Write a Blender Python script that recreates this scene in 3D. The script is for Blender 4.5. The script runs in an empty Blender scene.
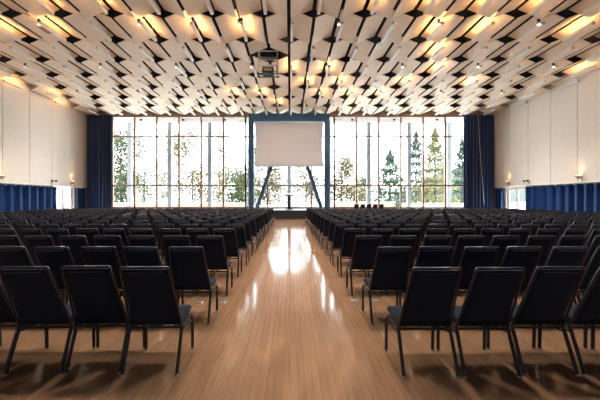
import bpy, bmesh, math, random
from mathutils import Vector, Matrix
random.seed(11)
SC = bpy.context.scene
COL = SC.collection
PI = math.pi
F = 300.0                      # focal length in pixels of the 600 px frame
EYE = 1.49
VX, VY = 290.0, 199.0
HC = 6.8                       # height of the ceiling panels above the eye
ZP = EYE + HC
DW = 23.8                      # window wall
WX = 16.0                     # half width between the side panels

def P(px, py, d):
    return Vector(((px - VX) * d / F, d, EYE - (py - VY) * d / F))

ORD = ['first', 'second', 'third', 'fourth', 'fifth', 'sixth', 'seventh', 'eighth', 'ninth', 'tenth', 'eleventh', 'twelfth',
       'thirteenth', 'fourteenth', 'fifteenth', 'sixteenth', 'seventeenth', 'eighteenth', 'nineteenth', 'twentieth',
       'twenty-first', 'twenty-second', 'twenty-third', 'twenty-fourth', 'twenty-fifth', 'twenty-sixth', 'twenty-seventh']

# ------------------------------------------------------------------ materials
def mat(name, col, rough=.6, metal=0., spec=.5, emit=None, estr=0., **kw):
    m = bpy.data.materials.new(name); m.use_nodes = True
    b = m.node_tree.nodes['Principled BSDF']
    b.inputs['Base Color'].default_value = (*col, 1)
    b.inputs['Roughness'].default_value = rough
    b.inputs['Metallic'].default_value = metal
    b.inputs['Specular IOR Level'].default_value = spec
    if emit:
        b.inputs['Emission Color'].default_value = (*emit, 1)
        b.inputs['Emission Strength'].default_value = estr
    for k, v in kw.items():
        b.inputs[k.replace('_', ' ')].default_value = v
    return m

def noisy(m, scale, amount, bump=0., vec_scale=(1, 1, 1), detail=3, coord='Object'):
    """vary the base colour of m with a noise texture, optionally bump it"""
    nt = m.node_tree; b = nt.nodes['Principled BSDF']
    c = b.inputs['Base Color'].default_value[:]
    tc = nt.nodes.new('ShaderNodeTexCoord'); mp = nt.nodes.new('ShaderNodeMapping')
    mp.inputs['Scale'].default_value = vec_scale
    nz = nt.nodes.new('ShaderNodeTexNoise'); nz.inputs['Scale'].default_value = scale; nz.inputs['Detail'].default_value = detail
    rp = nt.nodes.new('ShaderNodeValToRGB')
    rp.color_ramp.elements[0].position = .3; rp.color_ramp.elements[1].position = .7
    rp.color_ramp.elements[0].color = tuple(x * (1 - amount) for x in c[:3]) + (1,)
    rp.color_ramp.elements[1].color = tuple(min(1, x * (1 + amount)) for x in c[:3]) + (1,)
    nt.links.new(tc.outputs[coord], mp.inputs['Vector']); nt.links.new(mp.outputs[0], nz.inputs['Vector'])
    nt.links.new(nz.outputs['Fac'], rp.inputs['Fac']); nt.links.new(rp.outputs[0], b.inputs['Base Color'])
    if bump:
        bp = nt.nodes.new('ShaderNodeBump'); bp.inputs['Strength'].default_value = bump; bp.inputs['Distance'].default_value = .01
        nt.links.new(nz.outputs['Fac'], bp.inputs['Height']); nt.links.new(bp.outputs[0], b.inputs['Normal'])
    return m

def floor_material():
    m = mat('maple_strip_floor', (.36, .19, .09), .2)
    nt = m.node_tree; L = nt.links.new; b = nt.nodes['Principled BSDF']
    tc = nt.nodes.new('ShaderNodeTexCoord')
    mp = nt.nodes.new('ShaderNodeMapping'); mp.inputs['Rotation'].default_value = (0, 0, PI / 2)
    L(tc.outputs['Object'], mp.inputs['Vector'])
    br = nt.nodes.new('ShaderNodeTexBrick')
    br.offset = .37; br.squash = 1
    br.inputs['Scale'].default_value = 1
    br.inputs['Brick Width'].default_value = 1.3; br.inputs['Row Height'].default_value = .062
    br.inputs['Mortar Size'].default_value = .0012; br.inputs['Mortar Smooth'].default_value = .3; br.inputs['Bias'].default_value = 0
    br.inputs['Color1'].default_value = FLOOR_A; br.inputs['Color2'].default_value = FLOOR_B
    br.inputs['Mortar'].default_value = (.12, .055, .025, 1)
    L(mp.outputs[0], br.inputs['Vector'])
    # long grain
    mg = nt.nodes.new('ShaderNodeMapping'); mg.inputs['Scale'].default_value = (14, .7, 1)
    L(tc.outputs['Object'], mg.inputs['Vector'])
    ng = nt.nodes.new('ShaderNodeTexNoise'); ng.inputs['Scale'].default_value = 3; ng.inputs['Detail'].default_value = 5
    L(mg.outputs[0], ng.inputs['Vector'])
    mx = nt.nodes.new('ShaderNodeMix'); mx.data_type = 'RGBA'; mx.blend_type = 'MULTIPLY'; mx.inputs['Factor'].default_value = .4
    rp = nt.nodes.new('ShaderNodeValToRGB')
    rp.color_ramp.elements[0].position = .3; rp.color_ramp.elements[0].color = (.55, .5, .45, 1)
    rp.color_ramp.elements[1].position = .7; rp.color_ramp.elements[1].color = (1, 1, 1, 1)
    L(ng.outputs['Fac'], rp.inputs['Fac'])
    L(br.outputs['Color'], mx.inputs['A']); L(rp.outputs[0], mx.inputs['B']); L(mx.outputs['Result'], b.inputs['Base Color'])
    # worn satin coat: roughness varies in broad patches
    nw = nt.nodes.new('ShaderNodeTexNoise'); nw.inputs['Scale'].default_value = .9; nw.inputs['Detail'].default_value = 4
    L(tc.outputs['Object'], nw.inputs['Vector'])
    mr = nt.nodes.new('ShaderNodeMapRange'); mr.inputs['To Min'].default_value = .055; mr.inputs['To Max'].default_value = .15
    L(nw.outputs['Fac'], mr.inputs['Value']); L(mr.outputs[0], b.inputs['Roughness'])
    bp = nt.nodes.new('ShaderNodeBump'); bp.inputs['Strength'].default_value = .012; bp.inputs['Distance'].default_value = .01
    L(ng.outputs['Fac'], bp.inputs['Height']); L(bp.outputs[0], b.inputs['Normal'])
    return m

FLOOR_A = (.39, .232, .142, 1); FLOOR_B = (.335, .196, .117, 1)
M = {}
M['floor'] = floor_material()
M['fabric'] = noisy(mat('charcoal_navy_upholstery', (.015, .025, .054), .9, spec=.15, Sheen_Weight=.15, Sheen_Tint=(.45, .62, 1, 1), Sheen_Roughness=.4), 260, .5)
M['seat'] = noisy(mat('charcoal_navy_seat_cloth', (.011, .018, .036), .85, spec=.2, Sheen_Weight=.06, Sheen_Roughness=.4), 260, .5)
M['metal'] = mat('black_powder_coat', (.024, .028, .04), .34, .15, .6)
M['glide'] = mat('pale_nylon_glide', (.45, .45, .46), .4)
M['panel'] = noisy(mat('pale_maple_veneer', (.82, .69, .545), .5, spec=.3), 2.2, .06, vec_scale=(1, 7, 1))
M['plenum'] = mat('plenum_black', (.009, .013, .028), .9)
M['white'] = mat('white_enamel', (.82, .81, .78), .4)
M['tube_on'] = mat('lit_warm_tube', (1, .8, .5), .4, emit=(1, .55, .2), estr=25)
M['lens'] = mat('lit_spot_lens', (1, .9, .8), .3, emit=(1, .86, .68), estr=2.5)
M['tube_off'] = mat('unlit_tube', (.85, .85, .83), .3)
M['sidepanel'] = noisy(mat('cream_wall_panel', (.80, .74, .665), .7, spec=.2), 6, .03)
M['seam'] = mat('panel_seam', (.16, .13, .11), .8)
M['wall'] = noisy(mat('warm_white_plaster', (.6, .57, .53), .8), 3, .04)
M['curtain'] = noisy(mat('royal_navy_drape', (.009, .05, .19), .75, spec=.15, Sheen_Weight=.2), 40, .2)
M['curtain_shaded'] = noisy(mat('shaded_navy_drape', (.03, .052, .14), .8, spec=.15, Sheen_Weight=.2), 40, .2)  # same cloth as the side curtains, with a shaded tone put into its colour
M['mullion'] = mat('bronze_anodised', (.36, .235, .165), .45, .1)
M['slate'] = noisy(mat('flare_blue_tint', (.06, .15, .29), .45), 4, .08)  # blue of the lens flare put into the portal and stand colour
M['screen'] = noisy(mat('matte_screen_cloth', (.74, .70, .68), .65, spec=.35), 2, .012)
M['border'] = mat('pale_screen_border', (.82, .84, .85), .5)
M['dark'] = mat('charcoal_laminate', (.02, .022, .028), .4)
M['stage'] = noisy(mat('dark_stage_carpet', (.022, .032, .05), .8), 60, .3)
M['stagetop'] = mat('grey_stage_top', (.20, .22, .25), .4)  # stage deck much lighter than the skirt below it
M['steel'] = mat('brushed_steel', (.55, .53, .5), .3, .9)
M['brass'] = mat('bright_brass_plate', (.75, .72, .66), .25, .6)
M['orange'] = mat('frosted_amber_glass', (.9, .6, .3), .4, emit=(1, .5, .18), estr=1.5)
M['concrete'] = noisy(mat('pale_concrete', (.72, .71, .69), .8), 2, .06)
M['column'] = noisy(mat('grey_column_paint', (.26, .29, .32), .7), 2, .05)
M['brick'] = noisy(mat('pinkish_brick', (.24, .13, .105), .9), 3, .12)
M['bark'] = mat('bark', (.04, .028, .02), .9)
M['hill'] = noisy(mat('far_wooded_hill', (.05, .06, .055), .95), .05, .3)

def leaf_mat(name, col, trans):
    m = mat(name, col, .6, spec=.2)
    nt = m.node_tree; b = nt.nodes['Principled BSDF']; out = nt.nodes['Material Output']
    t = nt.nodes.new('ShaderNodeBsdfTranslucent'); t.inputs['Color'].default_value = (*trans, 1)
    mx = nt.nodes.new('ShaderNodeMixShader'); mx.inputs[0].default_value = .35
    nt.links.new(b.outputs[0], mx.inputs[1]); nt.links.new(t.outputs[0], mx.inputs[2]); nt.links.new(mx.outputs[0], out.inputs['Surface'])
    oi = nt.nodes.new('ShaderNodeTexCoord'); nz = nt.nodes.new('ShaderNodeTexNoise'); nz.inputs['Scale'].default_value = 1.1
    rp = nt.nodes.new('ShaderNodeValToRGB')
    rp.color_ramp.elements[0].position = .35; rp.color_ramp.elements[1].position = .65
    rp.color_ramp.elements[0].color = tuple(x * .7 for x in col) + (1,)
    rp.color_ramp.elements[1].color = tuple(min(1, x * 1.35) for x in col) + (1,)
    nt.links.new(oi.outputs['Object'], nz.inputs['Vector']); nt.links.new(nz.outputs['Fac'], rp.inputs['Fac']); nt.links.new(rp.outputs[0], b.inputs['Base Color'])
    return m
M['leaf_gold'] = leaf_mat('golden_leaves', (.09, .066, .024), (.065, .047, .012))
M['leaf_green'] = leaf_mat('green_leaves', (.055, .064, .026), (.04, .046, .014))
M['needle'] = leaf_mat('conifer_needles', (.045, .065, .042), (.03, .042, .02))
M['needle_sunlit'] = leaf_mat('sunlit_conifer_needles', (.13, .12, .055), (.09, .09, .03))  # yellow of the sunlight put into the needle colour

def let_through(m, col, f):
    nt = m.node_tree; b = nt.nodes['Principled BSDF']; t = nt.nodes.new('ShaderNodeBsdfTranslucent'); t.inputs['Color'].default_value = (*col, 1)
    mx = nt.nodes.new('ShaderNodeMixShader'); mx.inputs[0].default_value = f
    nt.links.new(b.outputs[0], mx.inputs[1]); nt.links.new(t.outputs[0], mx.inputs[2]); nt.links.new(mx.outputs[0], nt.nodes['Material Output'].inputs['Surface'])
let_through(M['screen'], (.80, .74, .72), .33)
def glass_material():
    m = bpy.data.materials.new('window_glass'); m.use_nodes = True
    nt = m.node_tree; nt.nodes.remove(nt.nodes['Principled BSDF'])
    t = nt.nodes.new('ShaderNodeBsdfTransparent'); t.inputs['Color'].default_value = (.95, .97, .97, 1)
    g = nt.nodes.new('ShaderNodeBsdfGlossy'); g.inputs['Roughness'].default_value = .02
    fr = nt.nodes.new('ShaderNodeFresnel'); ge = nt.nodes.new('ShaderNodeNewGeometry'); ior = nt.nodes.new('ShaderNodeMapRange')
    ior.inputs['To Min'].default_value = 1.35; ior.inputs['To Max'].default_value = 1 / 1.35
    nt.links.new(ge.outputs['Backfacing'], ior.inputs['Value']); nt.links.new(ior.outputs[0], fr.inputs['IOR'])
    mx = nt.nodes.new('ShaderNodeMixShader')
    L = nt.links.new
    L(fr.outputs[0], mx.inputs[0]); L(t.outputs[0], mx.inputs[1]); L(g.outputs[0], mx.inputs[2]); L(mx.outputs[0], nt.nodes['Material Output'].inputs['Surface'])
    return m
M['glass'] = glass_material()

# ------------------------------------------------------------------ mesh helpers
def frame_of(d):
    d = d.normalized(); up = Vector((0, 0, 1)) if abs(d.z) < .9 else Vector((0, 1, 0))
    u = d.cross(up).normalized(); return u, u.cross(d).normalized()

class MB:
    def __init__(s): s.v = []; s.f = []; s.mi = []; s.cur = 0
    def face(s, idx): s.f.append(idx); s.mi.append(s.cur)
    def box(s, x0, x1, y0, y1, z0, z1):
        n = len(s.v)
        s.v += [(x, y, z) for z in (z0, z1) for y in (y0, y1) for x in (x0, x1)]
        for q in ((0, 2, 3, 1), (4, 5, 7, 6), (0, 1, 5, 4), (2, 6, 7, 3), (0, 4, 6, 2), (1, 3, 7, 5)):
            s.face([n + i for i in q])
        return s
    def hexa(s, pts):           # eight corners, same order as box
        n = len(s.v); s.v += [tuple(p) for p in pts]
        for q in ((0, 2, 3, 1), (4, 5, 7, 6), (0, 1, 5, 4), (2, 6, 7, 3), (0, 4, 6, 2), (1, 3, 7, 5)):
            s.face([n + i for i in q])
        return s
    def tube(s, pts, r, n=8, cap=True, flat=1.0):
        pts = [Vector(p) for p in pts]; b0 = len(s.v)
        ref = None
        for i, p in enumerate(pts):
            a = pts[max(i - 1, 0)]; c = pts[min(i + 1, len(pts) - 1)]
            d = (c - a).normalized()
            if ref is None: u, w = frame_of(d)
            else:
                u = (ref - d * ref.dot(d)).normalized(); w = d.cross(u).normalized() * -1
                w = u.cross(d)
            ref = u
            rr = r[i] if isinstance(r, (list, tuple)) else r
            for k in range(n):
                t = 2 * PI * k / n
                s.v.append(tuple(p + u * rr * math.cos(t) + w * rr * flat * math.sin(t)))
        for i in range(len(pts) - 1):
            for k in range(n):
                a = b0 + i * n + k; b = b0 + i * n + (k + 1) % n
                s.face([a, b, b + n, a + n])
        if cap:
            s.face([b0 + k for k in range(n)][::-1]); e = b0 + (len(pts) - 1) * n
            s.face([e + k for k in range(n)])
        return s
    def cyl(s, c, r, z0, z1, n=12, r2=None):
        return s.tube([(c[0], c[1], z0), (c[0], c[1], z1)], [r, r if r2 is None else r2], n)
    def bar(s, a, b, w, t):     # rectangular bar from a to b, width w (sideways), thickness t
        a, b = Vector(a), Vector(b); u, v = frame_of(b - a)
        pts = []
        for p in (a, b):
            for q in (-1, 1):
                for o in (-1, 1): pts.append(p + u * o * w / 2 + v * q * t / 2)
        return s.hexa(pts)
    def prism(s, poly, z0, z1):
        n = len(s.v); k = len(poly)
        s.v += [(x, y, z0) for x, y in poly] + [(x, y, z1) for x, y in poly]
        s.face([n + i for i in range(k)][::-1]); s.face([n + k + i for i in range(k)])
        for i in range(k):
            j = (i + 1) % k; s.face([n + i, n + j, n + k + j, n + k + i])
        return s
    def data(s, name, mats, smooth=False, bevel=0, seg=2):
        me = bpy.data.meshes.new(name); me.from_pydata(s.v, [], s.f)
        for m in (mats if isinstance(mats, (list, tuple)) else [mats]): me.materials.append(m)
        for p, i in zip(me.polygons, s.mi): p.material_index = i
        bm = bmesh.new(); bm.from_mesh(me)
        if bevel:
            bmesh.ops.bevel(bm, geom=list(bm.edges), offset=bevel, segments=seg, profile=.5, affect='EDGES', clamp_overlap=True)
        bmesh.ops.recalc_face_normals(bm, faces=list(bm.faces))
        bm.to_mesh(me); bm.free()
        if smooth:
            for p in me.polygons: p.use_smooth = True
            me.set_sharp_from_angle(angle=math.radians(40))
        me.update(); return me
    def build(s, name, m, parent=None, smooth=False, bevel=0, seg=2, loc=None):
        return obj(name, s.data(name, m, smooth, bevel, seg), parent, loc)

def obj(name, me, parent=None, loc=None):
    o = bpy.data.objects.new(name, me); COL.objects.link(o)
    if parent: o.parent = parent
    if loc is not None: o.location = loc
    return o
def empty(name, loc=(0, 0, 0), rz=0):
    o = bpy.data.objects.new(name, None); COL.objects.link(o); o.location = loc; o.rotation_euler = (0, 0, rz)
    o.empty_display_size = .1; return o
def tag(o, label=None, cat=None, group=None, kind=None):
    if label: o['label'] = label
    if cat: o['category'] = cat
    if group: o['group'] = group
    if kind: o['kind'] = kind
    return o
def copy_tree(o, parent=None):
    c = o.copy(); COL.objects.link(c)
    if parent: c.parent = parent
    for ch in list(o.children): copy_tree(ch, c)
    return c
def kill(o):
    for ch in list(o.children): kill(ch)
    bpy.data.objects.remove(o)
def struct(o, label=None, cat=None): return tag(o, label, cat, None, 'structure')

# ------------------------------------------------------------------ the room shell
Y0 = -6.0
o = MB().box(-WX - .9, WX + .9, Y0, DW + .1, -.15, 0).build('floor', M['floor']); struct(o, 'glossy brown maple strip floor running towards the windows', 'floor')
o = MB().box(-WX - .9, WX + .9, Y0 - .1, DW + .25, ZP + .9, ZP + 1.2).build('ceiling', M['plenum']); struct(o, 'black void above the hanging maple panels', 'ceiling')
o = MB().box(-WX - .9, WX + .9, Y0 - .2, Y0, -.15, ZP + 1.2).build('wall_back', M['wall']); struct(o, 'plain warm white wall at the rear of the hall', 'wall')
DY0, DY1, ZL = 20.9, 22.85, 2.44     # glazed doors in the side walls, lower edge of the side panels
for s, side in ((-1, 'left'), (1, 'right')):
    xa, xb = sorted((s * (WX + .45), s * (WX + .75)))
    m = MB().box(xa, xb, Y0, DY0, 0, ZP + 1.2).box(xa, xb, DY1, DW + .25, 0, ZP + 1.2).box(xa, xb, DY0, DY1, ZL - .02, ZP + 1.2)
    w = m.build('wall_' + side, M['wall']); struct(w, f'cream panelled wall on the {side} with blue curtains below', 'wall')
    # upper panels: one panelled face with its vertical seams
    ys = [20.17 - 1.73 * k for k in range(-1, 15)]
    xa, xb = sorted((s * WX, s * (WX + .45)))
    pm = MB()
    edges = [DW - .02] + sorted(ys, reverse=True)
    for a, b in zip(edges[:-1], edges[1:]):
        if a - b > .1: pm.box(xa, xb, b + .012, a - .012, ZL, ZP + .5)
    p = pm.build('panelling', M['sidepanel'], w, bevel=.006, seg=1)
    xa, xb = sorted((s * (WX + .03), s * (WX + .44)))
    MB().box(xa, xb, Y0, DW - .04, ZL + .02, ZP + .45).build('panel_seam', M['seam'], w)
    xa, xb = sorted((s * (WX - .05), s * (WX + .45)))
    t = MB().box(xa, xb, Y0, DW - .03, ZL - .07, ZL).build('trim_' + ('1' if s < 0 else '2'), M['white'], bevel=.008)
    struct(t, f'white ledge under the {side} wall panels', 'trim')
    # glazed double door
    d = empty('door_' + ('1' if s < 0 else '2'), (s * (WX + .6), (DY0 + DY1) / 2, 0)); struct(d, f'bright glazed double door in the {side} wall', 'door')
    h = (DY1 - DY0) / 2
    fm = MB(); fm.box(-.05, .05, -h, -h + .08, 0, ZL - .07); fm.box(-.05, .05, h - .08, h, 0, ZL - .07); fm.box(-.05, .05, -h + .08, h - .08, ZL - .17, ZL - .07)
    fm.build('door_frame', M['white'], d)
    for q in (-1, 1):
        y0, y1 = sorted((q * .01, q * (h - .085)))
        lm = MB().box(-.025, .025, y0, y0 + .09, .01, ZL - .18).box(-.025, .025, y1 - .09, y1, .01, ZL - .18)
        lm.box(-.025, .025, y0 + .09, y1 - .09, .01, .25).box(-.025, .025, y0 + .09, y1 - .09, ZL - .28, ZL - .18)
        leaf = lm.build('door_leaf', M['white'], d)
        MB().box(-.006, .006, y0 + .09, y1 - .09, .25, ZL - .28).build('pane', M['glass'], leaf)
        MB().tube([(-s * .04, y0 + .06, 1.02), (-s * .06, y0 + .09, 1.02), (-s * .06, y1 - .09, 1.02), (-s * .04, y1 - .06, 1.02)], .018, 8).build('push_bar', M['steel'], leaf)
    # plain blue curtains under the panels
def wavy(pts_fn, n, z0, z1, amp, freq, seed, flare=.25):
    """curtain sheet: pts_fn(t) -> (base point, side normal); returns a mesh with folds and thickness from solid strips"""
    rnd = random.Random(seed); ph = rnd.random() * 6
    warp = [rnd.uniform(-.5, .5) for _ in range(9)]
    mb = MB(); rows = [z0, z0 + (z1 - z0) * .3, z0 + (z1 - z0) * .7, z1 - .12, z1]
    grid = {}
    for back in (0, 1):
        for j, z in enumerate(rows):
            k = (z - z0) / (z1 - z0); a = amp * (1 + flare * (1 - k)) * (1 if k < .95 else .8)
            for i in range(n + 1):
                t = i / n; p, nv = pts_fn(t)
                th = 2 * PI * freq * t + ph + sum(w * math.sin((q + 1) * 2.3 * t + q) for q, w in enumerate(warp))
                off = a * (math.sin(th) + .3 * math.sin(2.1 * th + 1.3)) + (0 if not back else .012)
                grid[back, j, i] = len(mb.v); mb.v.append((p.x + nv.x * off, p.y + nv.y * off, z))
    for j in range(len(rows) - 1):
        for i in range(n):
            mb.face([grid[0, j, i], grid[0, j, i + 1], grid[0, j + 1, i + 1], grid[0, j + 1, i]])
            mb.face([grid[1, j, i + 1], grid[1, j, i], grid[1, j + 1, i], grid[1, j + 1, i + 1]])
    for i in range(n):
        for j in (0, len(rows) - 1): mb.face([grid[0, j, i], grid[1, j, i], grid[1, j, i + 1], grid[0, j, i + 1]])
    for j in range(len(rows) - 1):
        for i in (0, n): mb.face([grid[0, j, i], grid[0, j + 1, i], grid[1, j + 1, i], grid[1, j, i]])
    return mb
for s, side in ((-1, 'left'), (1, 'right')):
    for (ya, yb, what, seed) in ((9.0, 20.82, 'long bright blue pleated curtain before the glazed door', 3), (22.92, 23.68, 'narrow dark blue curtain between glazed door and window corner', 5)):
        fn = lambda t, ya=ya, yb=yb: (Vector((s * (WX + .27), ya + (yb - ya) * t, 0)), Vector((1, 0, 0)))
        L_ = yb - ya
        c = empty('side_curtain', (0, 0, 0)); tag(c, f'{what}, {side} wall', 'curtain', 'curtains under the wall panels')
        wavy(fn, int(L_ * 22), .02, ZL - .12, .095, L_ * 1.7, seed + s).build('curtain_cloth', M['curtain'], c, smooth=True)
        gm = MB()
        for k in range(max(1, int(L_ / .6))):
            gm.box(s * (WX + .2) - .03, s * (WX + .2) + .03, ya + .3 + .6 * k - .04, ya + .3 + .6 * k + .04, ZL - .16, ZL - .07)
        gm.build('curtain_glider', M['white'], c)
    # tall drape beside the windows
    x0, x1 = sorted((s * (13.55 if s > 0 else 13.85), s * 15.86))
    fn = lambda t: (Vector((x0 + (x1 - x0) * t, DW - .42, 0)), Vector((0, 1, 0)))
    c = wavy(fn, 90, 0.02, 8.02, .085, 8.5, 17 + s, .15).build('window_drape', M['curtain_shaded'], smooth=True)
    tag(c, f'tall shaded navy drape closing off the window wall on the {side}', 'curtain', 'tall window drapes')
    if s > 0:
        cm = MB().tube([(14.55, DW - .62, 8.0), (14.62, DW - .63, 6), (14.85, DW - .62, 3), (15.0, DW - .62, 1.1)], .012, 6)
        tag(cm.build('draw_cord', M['white'], smooth=True), 'thin pale draw cord hanging down the dark drape', 'cord')

# front wall: sill and the glazing
o = MB().box(-WX - .75, WX + .75, DW, DW + .25, 0, .72).box(-WX - .75, WX + .75, DW, DW + .25, 8.12, ZP + 1.2).box(-WX - .75, -14.1, DW, DW + .25, .72, 8.12).box(14.1, WX + .75, DW, DW + .25, .72, 8.12).build('wall_front', M['mullion'])
struct(o, 'low bronze sill and header framing the window wall', 'wall')
def glazing(idx, xs, label):
    w = empty(f'window_{idx}', ((xs[0] + xs[-1]) / 2, DW + .1, .72)); struct(w, label, 'window')
    cx = w.location.x; Z1 = 8.12
    for x in xs:
        MB().box(x - cx - .065, x - cx + .065, -.09, .09, 0, Z1 - .72).build('mullion', M['mullion'], w, bevel=.01, seg=1)
    for z, hh in ((2.56, .06), (6.45, .055), (.80, .07), (8.06, .06)):
        MB().box(xs[0] - cx, xs[-1] - cx, -.07, .07, z - .72 - hh, z - .72 + hh).build('transom', M['mullion'], w, bevel=.008, seg=1)
    for a, b in zip(xs[:-1], xs[1:]):
        MB().box(a - cx + .06, b - cx - .06, -.012, .012, .08, Z1 - .8).build('pane', M['glass'], w)
pw = 22.28 * DW / F
xr = [(333.7 - 289.3) * DW / F + k * pw for k in range(7)]
glazing(1, sorted([-x for x in xr]), 'tall window bank left of the projection screen')
glazing(2, [-xr[0], (267.2 - 289.5) * DW / F, (311 - 289.5) * DW / F, xr[0]], 'middle window bank behind the screen and lectern')
glazing(3, xr, 'tall window bank right of the projection screen')

# wall sconces and twin-head emergency lamps on the side ledges
for s, side in ((-1, 'left'), (1, 'right')):
    for y, where in ((21.9, 'nearest the window corner'), (16.5, 'farther from the windows')):
        r = empty('wall_sconce', (s * (WX - .004), y, 2.60)); tag(r, f'warm uplight sconce on the {side} wall panels, {where}', 'wall lamp', 'wall sconces')
        MB().box(-s * .02 - .02, -s * .02 + .02, -.06, .06, -.12, .12).build('back_plate', M['steel'], r, bevel=.006)
        MB().tube([(-s * .15, 0, .0), (-s * .15, 0, .10), (-s * .15, 0, .16)], [.05, .12, .145], 14).build('bowl', M['brass'], r, smooth=True)
        MB().tube([(-s * .03, 0, -.04), (-s * .15, 0, .02)], .018, 8).build('arm', M['steel'], r)
        MB().cyl((-s * .15, 0), .10, .165, .20, 12, .07).build('bulb', M['orange'], r, smooth=True)
        l = bpy.data.lights.new('sconce_glow', 'SPOT'); l.energy = 8; l.color = (1, .62, .30); l.spot_size = 2.2; l.spot_blend = 1; l.shadow_soft_size = .08
        lo = bpy.data.objects.new('sconce_glow', l); COL.objects.link(lo); lo.location = (s * (WX - .2), y, 2.86); lo.rotation_euler = (PI, 0, 0)
    r = empty('emergency_lamp', (s * (WX - .004), 20.2, 2.60)); tag(r, f'twin-head emergency lamp above the glazed door, {side} wall', 'emergency light')
    MB().box(-s * .05 - .05, -s * .05 + .05, -.16, .16, -.06, .06).build('battery_case', M['white'], r, bevel=.01)
    MB().box(-s * .02 - .02, -s * .02 + .02, -.03, .03, -.15, -.06).build('wall_bracket', M['white'], r)
    for q in (-1, 1):
        MB().tube([(-s * .06, q * .13, .05), (-s * .10, q * .15, .11), (-s * .17, q * .16, .10)], [.02, .07, .075], 12).build('lamp_head', M['dark'], r, smooth=True)

# ------------------------------------------------------------------ ceiling of hanging maple panels
CP, RP = .1365 * HC, .2653 * HC
def colx(n): return -.006 * HC + n * CP
def rowy(k): return 1.6216 * HC + k * RP
SL = .0105 * HC
BIG = (-1, 2)                                 # the opening for the projector lift
KMAX = 6
XLIM = WX - .02
def side_words(n_from_centre, left): return f"{ORD[n_from_centre]} {'left' if left else 'right'} of the centre line"
LIT_PX = [(14, 22), (48, 4), (28, 26), (72, 34), (150, 30), (203, 27), (253, 33), (237, 90), (266, 92), (281, 102), (298, 72), (312, 83), (326, 92),
          (335, 65), (357, 92), (365, 101), (385, 91), (385, 4), (425, 6), (440, 27), (440, 48), (480, 3), (528, 20), (575, 22), (515, 4), (590, 62), (20, 76), (58, 88), (66, 98), (115, 3),
          (425, 68), (405, 78), (455, 60), (480, 82), (345, 78)]
lit = set()
for px, py in LIT_PX:
    d = HC / (VY - py) * F; X = (px - VX) / (VY - py) * HC
    best = None
    for k in range(-1, 8):
        for n in range(-19, 19):
            if (n + k) % 2 == 0: continue
            e = math.hypot((colx(n) + CP * .5 - X) / CP, (rowy(k) - RP * .5 - d) / RP)
            if best is None or e < best[0]: best = (e, n, k)
    lit.add(best[1:])
RISE = .0235 * HC                              # the panels fold: one long edge high, the other low
pcache = {}
for k in range(-1, KMAX + 1):
    for n in range(-18, 18):
        xa, xb = colx(n) + SL, colx(n + 1) - SL
        ya, yb = rowy(k) + .004, rowy(k + 1) - .004
        if n in (BIG[0] - 1, BIG[0]) and k == BIG[1] - 1: yb = rowy(k + 1) - .125 * HC
        sg = -1 if (n + k) % 2 == 0 else 1         # +1: low edge on column n, high edge on column n+1
        za, zb_ = ZP - sg * RISE, ZP + sg * RISE
        if xb > XLIM or xa < -XLIM:                # the outermost panels are cut at the walls
            t0 = max(0, (-XLIM - xa) / (xb - xa)); t1 = min(1, (XLIM - xa) / (xb - xa))
            if t1 - t0 < .12: continue
            xa, xb, za, zb_ = xa + (xb - xa) * t0, xa + (xb - xa) * t1, za + (zb_ - za) * t0, za + (zb_ - za) * t1
        W_ = math.hypot(xb - xa, zb_ - za); ang = -math.atan2(zb_ - za, xb - xa)
        key = (round(W_, 3), round(yb - ya, 3))
        if key not in pcache: pcache[key] = MB().box(-W_ / 2, W_ / 2, -(yb - ya) / 2, (yb - ya) / 2, 0, .032).data('ceiling_baffle', M['panel'])
        rnd = random.Random(n * 131 + k * 17)
        o = obj('ceiling_baffle', pcache[key], None, ((xa + xb) / 2, (ya + yb) / 2, (za + zb_) / 2))
        o.rotation_euler = (math.radians(rnd.uniform(-.25, .25)), ang + math.radians(rnd.uniform(-.8, .8)), 0)
        mid = n + .5; left = mid < 0; q = -n - 1 if left else n
        where = f"{ORD[KMAX - k]} row from the windows, {side_words(q, left)}"
        tag(o, f'cream maple ceiling panel, {where}', 'ceiling panel', 'hanging maple ceiling panels', 'thing')
lamp_cache = {}
def strip_light(n, k):
    on = (n, k) in lit
    y1 = rowy(k) - .30 * RP; L2 = .61; z = ZP - .36
    X = colx(n) + .0165 * HC
    if abs(X) > XLIM - .1: return
    r = empty('ceiling_strip_light', (X, y1 - L2, z))
    q = abs(n) if n else 0
    where = f"{ORD[KMAX + 1 - k]} row from the windows, " + ('on the centre line' if n == 0 else side_words(q - 1, n < 0))
    tag(r, ('glowing amber' if on else 'unlit white') + f' strip light, {where}', 'strip light', 'strip lights under the ceiling')
    if not lamp_cache:
        lamp_cache['h'] = MB().box(-.045, .045, -L2, L2, 0, .03).box(-.053, -.045, -L2, L2, 0, .115).box(.045, .053, -L2, L2, 0, .115).box(-.045, .045, -L2, -L2 + .012, .03, .115).box(-.045, .045, L2 - .012, L2, .03, .115).data('housing', M['white'])
        lamp_cache['on'] = MB().tube([(0, -L2 + .03, .075), (0, L2 - .03, .075)], .022, 8).data('lit_tube', M['tube_on'])
        lamp_cache['off'] = MB().tube([(0, -L2 + .03, .075), (0, L2 - .03, .075)], .022, 8).data('unlit_tube', M['tube_off'])
        lamp_cache['w'] = MB().tube([(0, 0, .03), (0, 0, .45)], .006, 5).data('suspension_rod', M['white'])
    obj('housing', lamp_cache['h'], r); obj('tube', lamp_cache['on' if on else 'off'], r)
    obj('suspension_rod', lamp_cache['w'], r, (0, -.3, 0)); obj('suspension_rod', lamp_cache['w'], r, (0, .3, 0))
for k in range(-1, KMAX + 2):
    for n in range(-18, 18):
        if (n + k) % 2 and (n, k) not in (BIG, (-1, 4)): strip_light(n, k)

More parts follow.
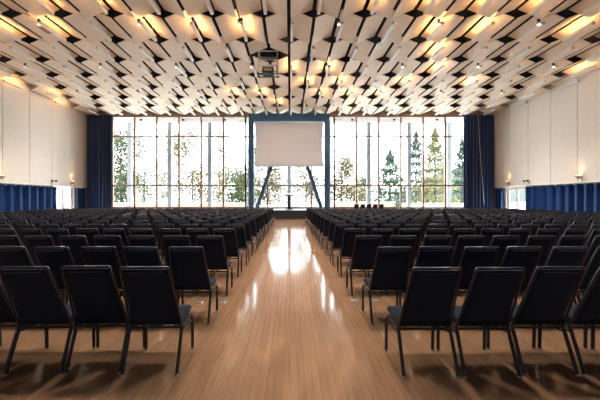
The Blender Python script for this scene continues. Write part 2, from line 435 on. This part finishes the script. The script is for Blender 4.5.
# spot downlights in the panels
spot_meshes = [MB().cyl((0, 0), .05, -.10, 0, 10).data('canister', M['dark'], True), MB().cyl((0, 0), .064, -.19, -.10, 12, .056).data('trim_ring', M['white'], True),
               MB().cyl((0, 0), .048, -.196, -.188, 12).data('lamp_lens', M['lens'], False)]
lamp = bpy.data.lights.new('house_light', 'SPOT'); lamp.energy = 360; lamp.color = (1, .87, .74); lamp.spot_size = math.radians(95); lamp.spot_blend = .8; lamp.shadow_soft_size = .45
for kk in (4, 2, 0, -2, -4):
    for n in (-14, -10, -6, -2, 2, 6, 10, 14):
        X, Y = colx(n), rowy(kk) + .12
        lo_ = bpy.data.objects.new('house_light', lamp); COL.objects.link(lo_); lo_.location = (X, Y, ZP - RISE - .24)
        if kk < 0 or (kk == 0 and abs(n) > 12): continue
        o = empty('ceiling_spotlight', (X, Y, ZP - RISE + .03))
        q = {2: 0, 6: 1, 10: 2, 14: 3}[abs(n)]
        tag(o, f"small white spotlight under the ceiling, {ORD[2 - kk // 2]} row from windows, {side_words(q, n < 0)}", 'spotlight', 'ceiling spotlights')
        for nm, me in zip(('canister', 'trim_ring', 'lamp_lens'), spot_meshes): obj(nm, me, o)
v = empty('ceiling_vent', (colx(-11) + CP * .5, 1.765 * HC, ZP - .03)); tag(v, 'square cream air vent in the ceiling at upper left', 'vent')
MB().box(-.32, .32, -.32, -.26, -.03, 0).box(-.32, .32, .26, .32, -.03, 0).box(-.32, -.26, -.26, .26, -.03, 0).box(.26, .32, -.26, .26, -.03, 0).build('vent_frame', M['sidepanel'], v)
m = MB()
for i in range(7): m.box(-.26, .26, -.24 + i * .075, -.20 + i * .075, -.025, -.005)
m.build('louvre', M['mullion'], v)
# pair of steel pipes in a slot right of centre
o = MB().tube([(colx(4) + .22, 1.62 * HC, ZP - .30), (colx(4) + .22, 1.90 * HC, ZP - .30)], .022, 8).tube([(colx(4) + .10, 1.62 * HC, ZP - .30), (colx(4) + .10, 1.90 * HC, ZP - .30)], .022, 8)
for yy in (1.66, 1.76, 1.86): o.box(colx(4) + .08, colx(4) + .24, yy * HC - .02, yy * HC + .02, ZP - .32, ZP - .25)
tag(o.build('ceiling_rail', M['steel'], smooth=True), 'twin steel lighting rail under a ceiling slot right of the projector', 'rail')

# projector on its lift
ly = 14.2
lx = -1.03
lift = empty('ceiling_projector_lift', (lx, ly, ZP)); tag(lift, 'steel scissor lift frame lowered from the dark ceiling opening', 'projector lift')
zb = -.93
for sx in (-1, 1):
    for sy in (-1, 1):
        MB().box(sx * .43 - .02, sx * .43 + .02, sy * .32 - .02, sy * .32 + .02, zb, .88).build('post', M['steel'], lift)
for z in (.05, -.35, -.62):
    for sy in (-1, 1):
        MB().box(-.41, .41, sy * .32 - .018, sy * .32 + .018, z - .025, z + .025).build('crossbar', M['steel'], lift)
    for sx in (-1, 1):
        MB().box(sx * .43 - .015, sx * .43 + .015, -.30, .30, z - .02, z + .02).build('crossbar', M['steel'], lift)
MB().box(-.52, .72, -.22, -.17, zb - .045, zb).box(-.52, .52, .17, .22, zb - .045, zb).box(-.46, -.42, -.32, .32, zb - .02, zb).box(.42, .46, -.32, .32, zb - .02, zb).build('tray', M['dark'], lift, bevel=.006)
pr = empty('projector', (lx, ly, ZP + zb + .002)); tag(pr, 'dark video projector sitting on the lowered lift tray', 'projector')
MB().box(-.27, .27, -.26, .26, .02, .30).build('projector_body', M['dark'], pr, bevel=.03)
MB().tube([(0, .25, .15), (0, .36, .15)], [.09, .08], 14).build('lens', M['steel'], pr, smooth=True)
for sx, sy in ((-1, -1), (-1, 1), (1, -1), (1, 1)): MB().cyl((sx * .2, sy * .195), .022, 0, .025, 8).build('foot', M['dark'], pr)
MB().box(-.2, .2, -.266, -.258, .08, .22).build('connector_plate', M['steel'], pr)
o = MB().cyl((0, 0), .11, -.10, -.02, 14, .08)
o.cyl((0, 0), .02, -.02, .05, 8)
tag(o.build('ceiling_camera', M['dark'], smooth=True, loc=(lx + .02, 2.35 * HC, ZP - RISE - .05)), 'small dark dome under the panels just beyond the projector', 'camera')

# ------------------------------------------------------------------ stage end: portal, screen, A-frame, stage, lectern
DS = 22.9
g = empty('screen_portal', (0, DS + .3, 0)); tag(g, 'flare-tinted blue portal frame standing around the projection screen', 'portal')
sc_ = (DS + .3) / F
for a, b in ((249.0, 254.0), (324.3, 329.3)):
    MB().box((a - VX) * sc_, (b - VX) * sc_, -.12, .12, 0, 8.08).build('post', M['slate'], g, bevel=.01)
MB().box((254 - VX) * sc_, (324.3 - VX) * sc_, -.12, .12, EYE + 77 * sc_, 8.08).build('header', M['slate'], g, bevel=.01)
# screen
sc2 = DS / F
s_ = empty('projection_screen', ((289 - VX) * sc2, DS - .1, 0)); tag(s_, 'large pale blank projection screen hanging before the windows', 'projection screen')
hw = 34.0 * sc2; zt, zb2 = EYE + 75.3 * sc2, EYE + 33 * sc2
m = MB(); N = 14
def bow(t): return hw - .10 * math.sin(PI * t)
for layer, yy in ((0, 0), (1, .012)):
    for i in range(N + 1):
        t = i / N; z = zb2 + (zt - zb2) * t
        m.v += [(-bow(t), yy, z), (bow(t), yy, z)]
for i in range(N):
    a = 2 * i; b = 2 * (N + 1) + 2 * i
    m.face([a, a + 1, a + 3, a + 2]); m.face([b, b + 2, b + 3, b + 1])
    m.face([a, a + 2, b + 2, b]); m.face([a + 1, b + 1, b + 3, a + 3])
m.face([0, 2 * (N + 1), 2 * (N + 1) + 1, 1]); m.face([2 * N, 2 * N + 1, 4 * N + 3, 4 * N + 2])
m.build('screen_cloth', M['screen'], s_)
MB().box(-hw - .05, hw + .05, -.06, .07, zt, zt + .10).build('roller_case', M['border'], s_, bevel=.02)
MB().tube([(-hw - .08, 0, zb2 - .03), (hw + .08, 0, zb2 - .03)], .045, 10).build('weight_bar', M['border'], s_, smooth=True)
for q in (-1, 1):
    MB().tube([(q * (bow(i / 10) + .012), 0, zb2 + (zt - zb2) * i / 10) for i in range(11)], .018, 6).build('edge_tape', M['border'], s_, smooth=True)
    MB().tube([(q * hw * .8, 0, zt + .08), (q * hw * .8, 0, EYE + 77.5 * sc2)], .02, 6).build('hanger', M['dark'], s_)
SH = .70
st = empty('stage', ((300 - VX) * .0 - .05, 22.45, 0)); tag(st, 'low dark stage platform across the end of the aisle', 'stage')
MB().box(-2.68, 2.68, -1.2, 1.05, 0, SH - .06).build('skirt', M['stage'], st)
MB().box(-2.7, 2.7, -1.23, 1.05, SH - .06, SH).build('deck', M['stagetop'], st, bevel=.008)
MB().box(-2.68, 2.68, -1.215, -1.2, 0, .06).build('kick_rail', M['mullion'], st)
af = empty('screen_stand', ((289.2 - VX) * (DS + .02) / F, DS + .04, SH)); tag(af, 'dark braced stand with two slanted legs straddling the lectern below the screen', 'stand')
ax = af.location.x
for px0, px1 in ((257, 271.2), (321.2, 307.4)):
    a = P(px0, 208, DS + .05); b = P(px1, 166.5, DS + .05)
    lo_p = a + (b - a) * ((SH + .05 - a.z) / (b.z - a.z)); hi_p = a + (b - a) * ((3.96 - a.z) / (b.z - a.z))
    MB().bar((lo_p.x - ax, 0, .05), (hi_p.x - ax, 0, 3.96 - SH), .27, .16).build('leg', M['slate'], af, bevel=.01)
    MB().box(lo_p.x - ax - .22, lo_p.x - ax + .22, -.12, .12, .001, .05).build('foot_plate', M['dark'], af)
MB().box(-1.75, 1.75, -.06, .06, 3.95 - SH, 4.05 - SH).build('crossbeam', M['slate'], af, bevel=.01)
le = empty('lectern', ((289.2 - VX) * 22.2 / F, 22.2, SH)); tag(le, 'slim dark lectern standing at the middle of the stage', 'lectern')
MB().box(-.30, .30, -.22, .22, 0, .05).build('base', M['dark'], le, bevel=.01)
MB().hexa([(-.14, -.12, .05), (.14, -.12, .05), (-.14, .12, .05), (.14, .12, .05), (-.11, -.10, .98), (.11, -.10, .98), (-.11, .10, 1.03), (.11, .10, 1.03)]).build('column', M['dark'], le, bevel=.01)
MB().hexa([(-.36, -.24, 1.0), (.36, -.24, 1.0), (-.36, .22, 1.08), (.36, .22, 1.08), (-.36, -.24, 1.1), (.36, -.24, 1.1), (-.36, .22, 1.19), (.36, .22, 1.19)]).build('reading_desk', M['dark'], le, bevel=.012)
MB().tube([(.1, .18, 1.12), (.1, .2, 1.26), (.08, .1, 1.36)], .008, 6).build('microphone', M['dark'], le)

# ------------------------------------------------------------------ chairs
def chair_parts(n=8):
    """(part name, mesh builder, material key, bevel)"""
    out = []
    m = MB(); N_ = 10
    prof = [(-.115, .385), (.14, .385), (.19, .392), (.215, .412), (.211, .438), (.18, .456), (.08, .464), (-.115, .452)]
    ks = [(-.225, .018), (-.218, .004), (-.205, 0), (.205, 0), (.218, .004), (.225, .018)]
    for x, ins in ks:
        cy, cz = .05, .425
        for y, z in prof:
            m.v.append((x, cy + (y - cy) * (1 - ins * 2.2), cz + (z - cz) * (1 - ins * 18)))
    k = len(prof)
    for i in range(len(ks) - 1):
        for j in range(k):
            a = i * k + j; b = i * k + (j + 1) % k; m.face([a, b, b + k, a + k])
    m.face(list(range(k))); m.face([(len(ks) - 1) * k + j for j in range(k)][::-1])
    out.append(('seat', m, 'seat', 0))
    def bp(u, w, off):        # u: -1..1 across, w: 0..1 up, off: towards the rear
        z = .385 + .530 * w; y = -.085 - .228 * w - off
        x = u * (.214 - .030 * w); return (x, y, z)
    m = MB()
    us = [-1, -.94, -.6, 0, .6, .94, 1]; ws = [0, .03, .3, .7, .97, 1]
    for lay in (0, 1):
        for w in ws:
            for u in us:
                e = 0 if (abs(u) == 1 or w in (0, 1)) else 1
                off = (.002 + .010 * e) if lay == 0 else (-.012 - .022 * e)
                m.v.append(bp(u, w, off))
    nu, nw = len(us), len(ws)
    for j in range(nw - 1):
        for i in range(nu - 1):
            a = j * nu + i; m.face([a, a + 1, a + nu + 1, a + nu]); b = a + nu * nw; m.face([b, b + nu, b + nu + 1, b + 1])
    B_ = nu * nw
    for i in range(nu - 1):
        m.face([i, B_ + i, B_ + i + 1, i + 1]); t = (nw - 1) * nu + i; m.face([t, t + 1, B_ + t + 1, B_ + t])
    for j in range(nw - 1):
        a = j * nu; m.face([a, a + nu, B_ + a + nu, B_ + a]); a = j * nu + nu - 1; m.face([a, B_ + a, B_ + a + nu, a + nu])
    out.append(('backrest', m, 'fabric', 0))
    m = MB()
    pts = [(-.226, -.088, .36)]
    L_ = [(-.194, -.310, .896), (-.191, -.318, .922), (-.186, -.320, .931), (-.177, -.321, .935)]
    pts += L_ + [(-x, y, z) for x, y, z in L_[::-1]] + [(.226, -.088, .36)]
    m.tube(pts, .0105, n)
    out.append(('back_frame', m, 'metal', 0))
    m = MB().tube([(-.150, -.333, .894), (.150, -.333, .894)], .0055, max(4, n - 2))
    out.append(('piping', m, 'metal', 0))
    for sx in (-1, 1):
        m = MB().tube([(sx * .228, -.225, .012), (sx * .226, -.088, .365)], .0155, n)
        out.append(('leg', m, 'metal', 0))
        m = MB().tube([(sx * .228, .228, .012), (sx * .228, .222, .28), (sx * .228, .212, .325), (sx * .228, .190, .352), (sx * .228, .155, .365)], .0155, n)
        out.append(('leg', m, 'metal', 0))
    m = MB()
    for sx in (-1, 1):
        m.tube([(sx * .228, .158, .365), (sx * .226, -.09, .355)], .011, n)
        m.tube([(sx * .228, .220, .285), (sx * .226, .17, .305), (sx * .226, -.105, .315)], .008, n)
        m.tube([(sx * .226, -.09, .352), (sx * .15, .06, .374)], .008, max(4, n - 2))
    m.tube([(-.226, -.09, .350), (.226, -.09, .350)], .011, n)
    m.tube([(-.226, .155, .366), (.226, .155, .366)], .010, n)
    out.append(('seat_frame', m, 'metal', 0))
    return out
GL = MB().cyl((0, 0), .0145, 0, .018, 10, .0135).data('glide', M['glide'], smooth=True)
meshes = [(nm, mb.data(nm, M[k], smooth=True)) for nm, mb, k, b in chair_parts(8)]
def chair_tree(glides):
    r = empty('banquet_chair')
    legs = []; back = None
    for nm, me in meshes:
        if nm == 'piping': o = obj('piping', me, back); continue
        o = obj(nm, me, r)
        if nm == 'backrest': back = o
        if nm == 'leg' and glides:
            v0 = me.vertices[0].co; sx = 1 if v0.x > 0 else -1; sy = 1 if v0.y > 0 else -1
            obj('glide', GL, o, (sx * .228, sy * .227, 0))
    return r
# one-mesh version for the rows too far away to show parts
lo = MB(); keys = ['seat', 'fabric', 'metal', 'glide']
for nm, mb, k, b in chair_parts(5):
    if nm == 'piping': pass
    off = len(lo.v); lo.cur = keys.index(k); lo.v += mb.v
    for f in mb.f: lo.face([off + i for i in f])
lo.cur = 3
for sx in (-1, 1):
    for sy in (-1, 1): lo.cyl((sx * .228, sy * .227), .0145, 0, .018, 6)
LOW = lo.data('banquet_chair', [M[k] for k in keys], smooth=True)

ROW0, RS, CPITCH, NROW, NIND = 2.515, 1.038, .51, 16, 295
XIN = {1: .962 + .228, -1: .974 + .228}
def in_view(x, y):
    for dx in (-.27, .27):
        for dy in (-.26, .27):
            px = VX + F * (x + dx) / (y + dy)
            if -6 <= px <= 606: return True
    return False
proto_full, proto_mid = chair_tree(True), chair_tree(False)
far = []; n_ind = 0
DX = [0, .0, -.01, .012, .0, .02, -.01, .01, 0, .015, -.01, 0, .01, 0, .01, 0]
spots = []
for k in range(NROW):
    for i in range(25):
        for s in (1, -1):
            rnd = random.Random(k * 1000 + i * 7 + s)
            x = s * (XIN[s] + i * (CPITCH + (.0025 * ((k * 7) % 3)) + ((.002 if s > 0 else -.017) if k == 0 else 0)) + DX[k] - ((.014 if s > 0 else .010) if k == 0 else 0)) + (rnd.uniform(-.012, .012) if k else 0)
            y = ROW0 + .225 + k * RS + rnd.uniform(-.02, .02) + (.03 if (s < 0 and k == 0) else 0)
            rz = math.radians(rnd.uniform(-.7, .7) if k else (.3 if s > 0 else 2.0))
            if abs(x) > 14.88 or not in_view(x, y): continue
            spots.append((k, i, s, x, y, rz))
for j, (k, i, s, x, y, rz) in enumerate(spots):
    if j >= NIND: far.append((x, y, rz)); continue
    side = 'right' if s > 0 else 'left'
    pos = f'beside the aisle on its {side}' if i == 0 else f'{side} of aisle, {ORD[i]} from it'
    row = 'nearest row' if k == 0 else f'{ORD[k]} nearest row'
    label = f'dark navy banquet chair {pos}, {row}'
    if k <= 3 or (i == 0 and k <= 7): c = copy_tree(proto_full)
    elif k <= 6 or i == 0: c = copy_tree(proto_mid)
    else: c = obj('banquet_chair', LOW)
    c.location = (x, y, 0); c.rotation_euler = (0, 0, rz)
    tag(c, label, 'chair', 'banquet chairs in rows'); n_ind += 1
print('individual chairs', n_ind, 'far chairs', len(far))
# the farthest rows as one mass
lv = [v.co.copy() for v in LOW.vertices]; lf = [(list(p.vertices), p.material_index) for p in LOW.polygons]
vs, fs, ms = [], [], []
for x, y, rz in far:
    T = Matrix.Translation((x, y, 0)) @ Matrix.Rotation(rz, 4, 'Z'); b = len(vs)
    vs += [tuple(T @ v) for v in lv]
    for f, mi in lf: fs.append([b + i for i in f]); ms.append(mi)
me = bpy.data.meshes.new('far_chair_rows'); me.from_pydata(vs, [], fs)
for k in keys: me.materials.append(M[k])
me.polygons.foreach_set('material_index', ms); me.polygons.foreach_set('use_smooth', [True] * len(fs)); me.update()
o = obj('far_chair_rows', me); tag(o, 'dense farthest rows of dark chairs before the stage, both sides of aisle', 'chairs', 'banquet chairs in rows', 'stuff')
# five chairs on a low riser right of the stage
ri = MB().box(4.55, 7.25, 21.9, 22.9, 0, .17).build('low_riser', M['stage'], bevel=.01); tag(ri, 'low dark riser beyond the last rows, right of stage', 'platform')
for j, px in enumerate((356, 362.2, 368.4, 374.6, 380.8)):
    c = copy_tree(proto_mid); c.location = ((px - VX) * 22.3 / F, 22.4, .17); c.scale = (.8, 1, 1); c.rotation_euler = (0, 0, 0)
    c.name = 'banquet_chair'
    tag(c, f'dark chair raised against the windows right of stage, {ORD[j]} of five from screen', 'chair', 'five chairs by the windows')
kill(proto_full); kill(proto_mid)

# bright socket plates on the floor beside the aisle
for px, py, what in ((199.7, 302.5, 'second nearest row left of aisle, outer one'), (222.5, 302.5, 'left edge of the aisle'), (354.6, 300.6, 'right edge of the aisle'), (376, 300.6, 'second nearest row right of aisle, outer one')):
    d = F * EYE / (py - VY)
    r = empty('floor_socket', ((px - VX) * d / F, d, 0)); tag(r, f'shiny floor socket plate, {what}', 'floor socket', 'floor sockets')
    MB().box(-.045, .045, -.05, .05, 0, .008).build('plate', M['brass'], r, bevel=.003, seg=1)
    for q in (-1, 1): MB().cyl((q * .02, 0), .012, .008, .011, 10).build('cap', M['steel'], r)

# ------------------------------------------------------------------ outside
o = MB().box(-120, 120, DW + .25, 160, -.3, -.02).box(-120, -WX - .95, Y0 - 20, DW + .25, -.3, -.02).box(WX + .95, 120, Y0 - 20, DW + .25, -.3, -.02).build('ground_outside', M['concrete']); struct(o, 'bright pale paving outside the windows', 'ground')
o = MB().box(-WX - 3, WX + 3, DW + .26, 26.3, 8.62, 8.9).box(-WX - 3, WX + 3, 26.3, 26.75, 8.2, 9.0).build('eave_soffit', M['concrete']); struct(o, 'pale roof overhang and beam outside the windows', 'eave')
DC = 26.5
for j, px in enumerate((130, 170, 210, 250, 289.2, 328.6, 368.6, 408.8, 448.6)):
    x = (px - VX) * DC / F
    r = empty('exterior_column', (x, DC, -.02)); r['kind'] = 'thing'
    tag(r, f'grey column outside the windows, {ORD[j]} of nine from the left', 'column', 'columns outside the windows')
    MB().box(-.17, .17, -.17, .17, .06, 8.22).build('shaft', M['column'], r, bevel=.012)
    MB().box(-.21, .21, -.21, .21, 0, .06).build('base', M['concrete'], r)
for j, px in enumerate((141, 183, 225, 352, 394, 437)):
    x = (px - VX) * 26.2 / F
    r = empty('soffit_lamp', (x, 26.29, 8.45)); tag(r, f'small black lamp on the roof beam outside, {ORD[j]} of six from the left', 'outdoor lamp', 'lamps on the roof beam')
    MB().box(-.05, .05, -.04, 0, -.06, .06).build('bracket', M['dark'], r)
    MB().tube([(0, -.03, .02), (0, -.14, -.04), (0, -.2, -.08)], [.06, .08, .09], 10).build('lamp_head', M['dark'], r, smooth=True)
def low_wall(x0, x1, y, h, m, label):
    mb = MB().box(x0, x1, y, y + .4, -.02, h - .12)
    r = empty('garden_wall', ((x0 + x1) / 2, y, -.02)); tag(r, label, 'garden wall')
    cx = (x0 + x1) / 2
    MB().box(x0 - cx, x1 - cx, 0, .4, 0, h - .1).build('brickwork', m, r)
    MB().box(x0 - cx - .05, x1 - cx + .05, -.06, .46, h - .1, h).build('coping', M['concrete'], r)
low_wall(-34, -5.2, 34.5, 1.05, M['brick'], 'long pinkish garden wall beyond the windows left of the stage')
low_wall(5.0, 12.0, 34.5, 1.15, M['brick'], 'short pinkish garden wall beyond the windows right of the stage')
low_wall(13.5, 34, 36, 1.0, M['concrete'], 'pale garden wall under the conifers')
ba = empty('balustrade', (0, 33, -.02)); tag(ba, 'glass balustrade on the terrace behind the lectern', 'balustrade')
for k in range(6): MB().box(-4.6 + k * 1.8 - .03, -4.6 + k * 1.8 + .03, -.03, .03, 0, 1.12).build('post', M['steel'], ba)
for k in range(5): MB().box(-4.6 + k * 1.8 + .05, -4.6 + (k + 1) * 1.8 - .05, -.008, .008, .12, 1.02).build('pane', M['glass'], ba)
MB().box(-4.65, 4.45, -.03, .03, 1.12, 1.18).build('handrail', M['steel'], ba)

def leaves(mb, pts, size, rnd):
    for p in pts:
        a = Vector((rnd.gauss(0, 1), rnd.gauss(0, 1), rnd.gauss(0, 1))).normalized(); u, w = frame_of(a)
        s1 = size * rnd.uniform(.6, 1.3); s2 = s1 * rnd.uniform(.4, .7); n = len(mb.v)
        mb.v += [tuple(p - u * s1), tuple(p + w * s2 + a * s2 * .3), tuple(p + u * s1), tuple(p - w * s2 + a * s2 * .3)]
        mb.face([n, n + 1, n + 2, n + 3])
def deciduous(px, d, top_y, width, n, m, seed, label, base_z=1.6, size=.13):
    rnd = random.Random(seed); x = (px - VX) * d / F; H = EYE + (VY - top_y) * d / F
    r = empty('leafy_tree', (x, d, -.02)); tag(r, label, 'tree', 'trees outside the windows')
    tm = MB(); tm.tube([(0, 0, 0), (.1, .05, H * .3), (-.05, 0, H * .6), (.05, .1, H * .9)], [.13, .10, .06, .02], 7)
    tips = []
    for k in range(22):
        z = base_z * .8 + (H * .92 - base_z * .8) * (k + rnd.random()) / 22; a = rnd.random() * 2 * PI
        rad = 1.15 * width * (.5 + .55 * math.sin(PI * min(1, max(0.05, (z - base_z * .5) / (H - base_z * .5))) ** .8)) * rnd.uniform(.5, 1)
        e = Vector((math.cos(a) * rad, math.sin(a) * rad, z + rad * .35)); tips.append(e)
        tm.tube([(0, 0, z), tuple(Vector((0, 0, z)).lerp(e, .5) + Vector((0, 0, .15))), tuple(e)], [.03, .02, .01], 5, cap=False)
    tm.build('trunk', M['bark'], r, smooth=True)
    lm = MB(); pts = []
    n = int(n * 5.5)
    for i in range(n):
        e = rnd.choice(tips); t = rnd.uniform(.35, 1.05)
        b = Vector((0, 0, e.z - .35 * Vector((e.x, e.y)).length)).lerp(e, t)
        pts.append(b + Vector((max(-1.2, min(1.2, rnd.gauss(0, .75))), max(-1.2, min(1.2, rnd.gauss(0, .75))), rnd.gauss(0, .7))))
    for i in range(int(n * .45)): pts.append(Vector((max(-1.5, min(1.5, rnd.gauss(0, .8))) * width, max(-1, min(1, rnd.gauss(0, .5))) * width, rnd.uniform(.5, H * .42))))
    pts = [p for p in pts if p.z > .4]
    leaves(lm, pts, size, rnd); lm.build('foliage', m, r)
def conifer(px, d, top_y, width, n, m, seed, label, size=.17):
    rnd = random.Random(seed); x = (px - VX) * d / F; H = EYE + (VY - top_y) * d / F
    r = empty('conifer', (x, d, -.02)); tag(r, label, 'tree', 'trees outside the windows')
    MB().tube([(0, 0, 0), (0, 0, H * .97)], [.22, .03], 7).build('trunk', M['bark'], r, smooth=True)
    lm = MB(); pts = []; n = int(n * 2.6); width *= 1.55
    for i in range(n):
        t = rnd.random() ** 1.35; z = .5 + t * (H - .5); tier = .75 + .25 * math.cos(z * 4.3 + math.sin(seed) * 3)
        rad = width * (1 - t) ** .85 * tier * math.sqrt(rnd.uniform(.15, 1)); a = rnd.random() * 2 * PI
        pts.append(Vector((math.cos(a) * rad, math.sin(a) * rad, z - rad * .25)))
    leaves(lm, [p for p in pts if p.z > .2], size, rnd); lm.build('foliage', m, r)
# left window bank, behind the screen, right window bank
deciduous(121, 40, 128, 2.2, 1500, M['leaf_green'], 1, 'leafy green tree outside beside the left window drape')
deciduous(144, 54, 118, 3.4, 1100, M['leaf_green'], 2, 'thin leafy tree outside, second from the left window drape')
deciduous(168, 61, 128, 2.6, 900, M['leaf_gold'], 3, 'low golden tree outside, third from the left window drape')
deciduous(192, 47, 120, 3.4, 1500, M['leaf_gold'], 4, 'tall golden leafed tree outside the middle of left window bank')
deciduous(219, 58, 120, 2.8, 1300, M['leaf_gold'], 5, 'golden leafed tree outside left of the screen')
deciduous(238, 40, 168, 2.0, 900, M['leaf_green'], 6, 'low green tree outside nearest the left edge of screen')
deciduous(268, 49, 135, 3.2, 2000, M['leaf_gold'], 7, 'golden tree outside below the left half of screen')
deciduous(306, 59, 130, 3.4, 2000, M['leaf_gold'], 8, 'golden tree outside below the right half of screen')
deciduous(341, 50, 155, 2.8, 1300, M['leaf_gold'], 9, 'golden tree outside just right of the screen')
deciduous(362, 63, 176, 2.2, 900, M['leaf_green'], 10, 'low pale tree outside behind the five chairs')
conifer(390, 43, 150, 2.6, 1900, M['needle'], 12, 'short dark green conifer outside the right window bank')
conifer(416, 53, 130, 2.6, 2400, M['needle'], 13, 'tall green conifer outside, second from the right window drape')
conifer(435, 44, 128, 2.7, 2600, M['needle_sunlit'], 14, 'tall yellowish sunlit conifer outside the right window bank')
conifer(462, 54, 138, 2.3, 2200, M['needle'], 15, 'dark conifer outside against the right window drape')
# distant hill behind the conifers
m = MB(); n = 24
for i in range(n + 1):
    x = 52 + 120 * i / n; h = 22 * math.sin(PI * i / n) ** .8 + math.sin(i * 1.7) * .8 + .5
    m.v += [(x, 150, -.1), (x, 150, max(.2, h)), (x, 190, -.1)]
for i in range(n):
    a = 3 * i; m.face([a, a + 3, a + 4, a + 1]); m.face([a + 1, a + 4, a + 5, a + 2]); m.face([a, a + 2, a + 5, a + 3])
m.face([0, 1, 2]); m.face([3 * n, 3 * n + 2, 3 * n + 1])
o = m.build('hill_outside', M['hill'], smooth=True); struct(o, 'hazy wooded hill far beyond the conifers', 'hill')

# ------------------------------------------------------------------ light
w = bpy.data.worlds.new('bright_overcast_sky'); SC.world = w; w.use_nodes = True
bg = w.node_tree.nodes['Background']; bg.inputs['Color'].default_value = (.86, .94, 1, 1); bg.inputs['Strength'].default_value = 6.5
sun = bpy.data.lights.new('sun', 'SUN'); sun.energy = 4.5; sun.angle = .02; sun.color = (1, .93, .82)
so = bpy.data.objects.new('sun', sun); COL.objects.link(so)
so.rotation_euler = Vector((-.28, .55, -1)).to_track_quat('-Z', 'Y').to_euler()
def portal(name, loc, rot, sx, sy):
    l = bpy.data.lights.new(name, 'AREA'); l.shape = 'RECTANGLE'; l.size = sx; l.size_y = sy; l.cycles.is_portal = True
    o = bpy.data.objects.new(name, l); COL.objects.link(o); o.location = loc; o.rotation_euler = rot
portal('window_daylight', (0, DW + .3, 4.4), (-PI / 2, 0, 0), 28.2, 7.6)

# ------------------------------------------------------------------ camera
cam = bpy.data.cameras.new('camera'); co = bpy.data.objects.new('camera', cam); COL.objects.link(co)
cam.sensor_fit = 'HORIZONTAL'; cam.sensor_width = 36; cam.lens = 18; cam.shift_x = 10 / 600; cam.shift_y = -1 / 600; cam.clip_start = .05; cam.clip_end = 500
co.location = (0, 0, EYE); co.rotation_euler = (PI / 2, 0, 0)
SC.camera = co
SC.view_settings.view_transform = 'Standard'; SC.view_settings.look = 'None'; SC.view_settings.gamma = 1; SC.view_settings.use_curve_mapping = False
SC.view_settings.exposure = 1.15
SC.cycles.max_bounces = 10; SC.cycles.diffuse_bounces = 5; SC.cycles.glossy_bounces = 4; SC.cycles.transparent_max_bounces = 12
SC.cycles.sample_clamp_indirect = 10
SC.cycles.use_denoising = True
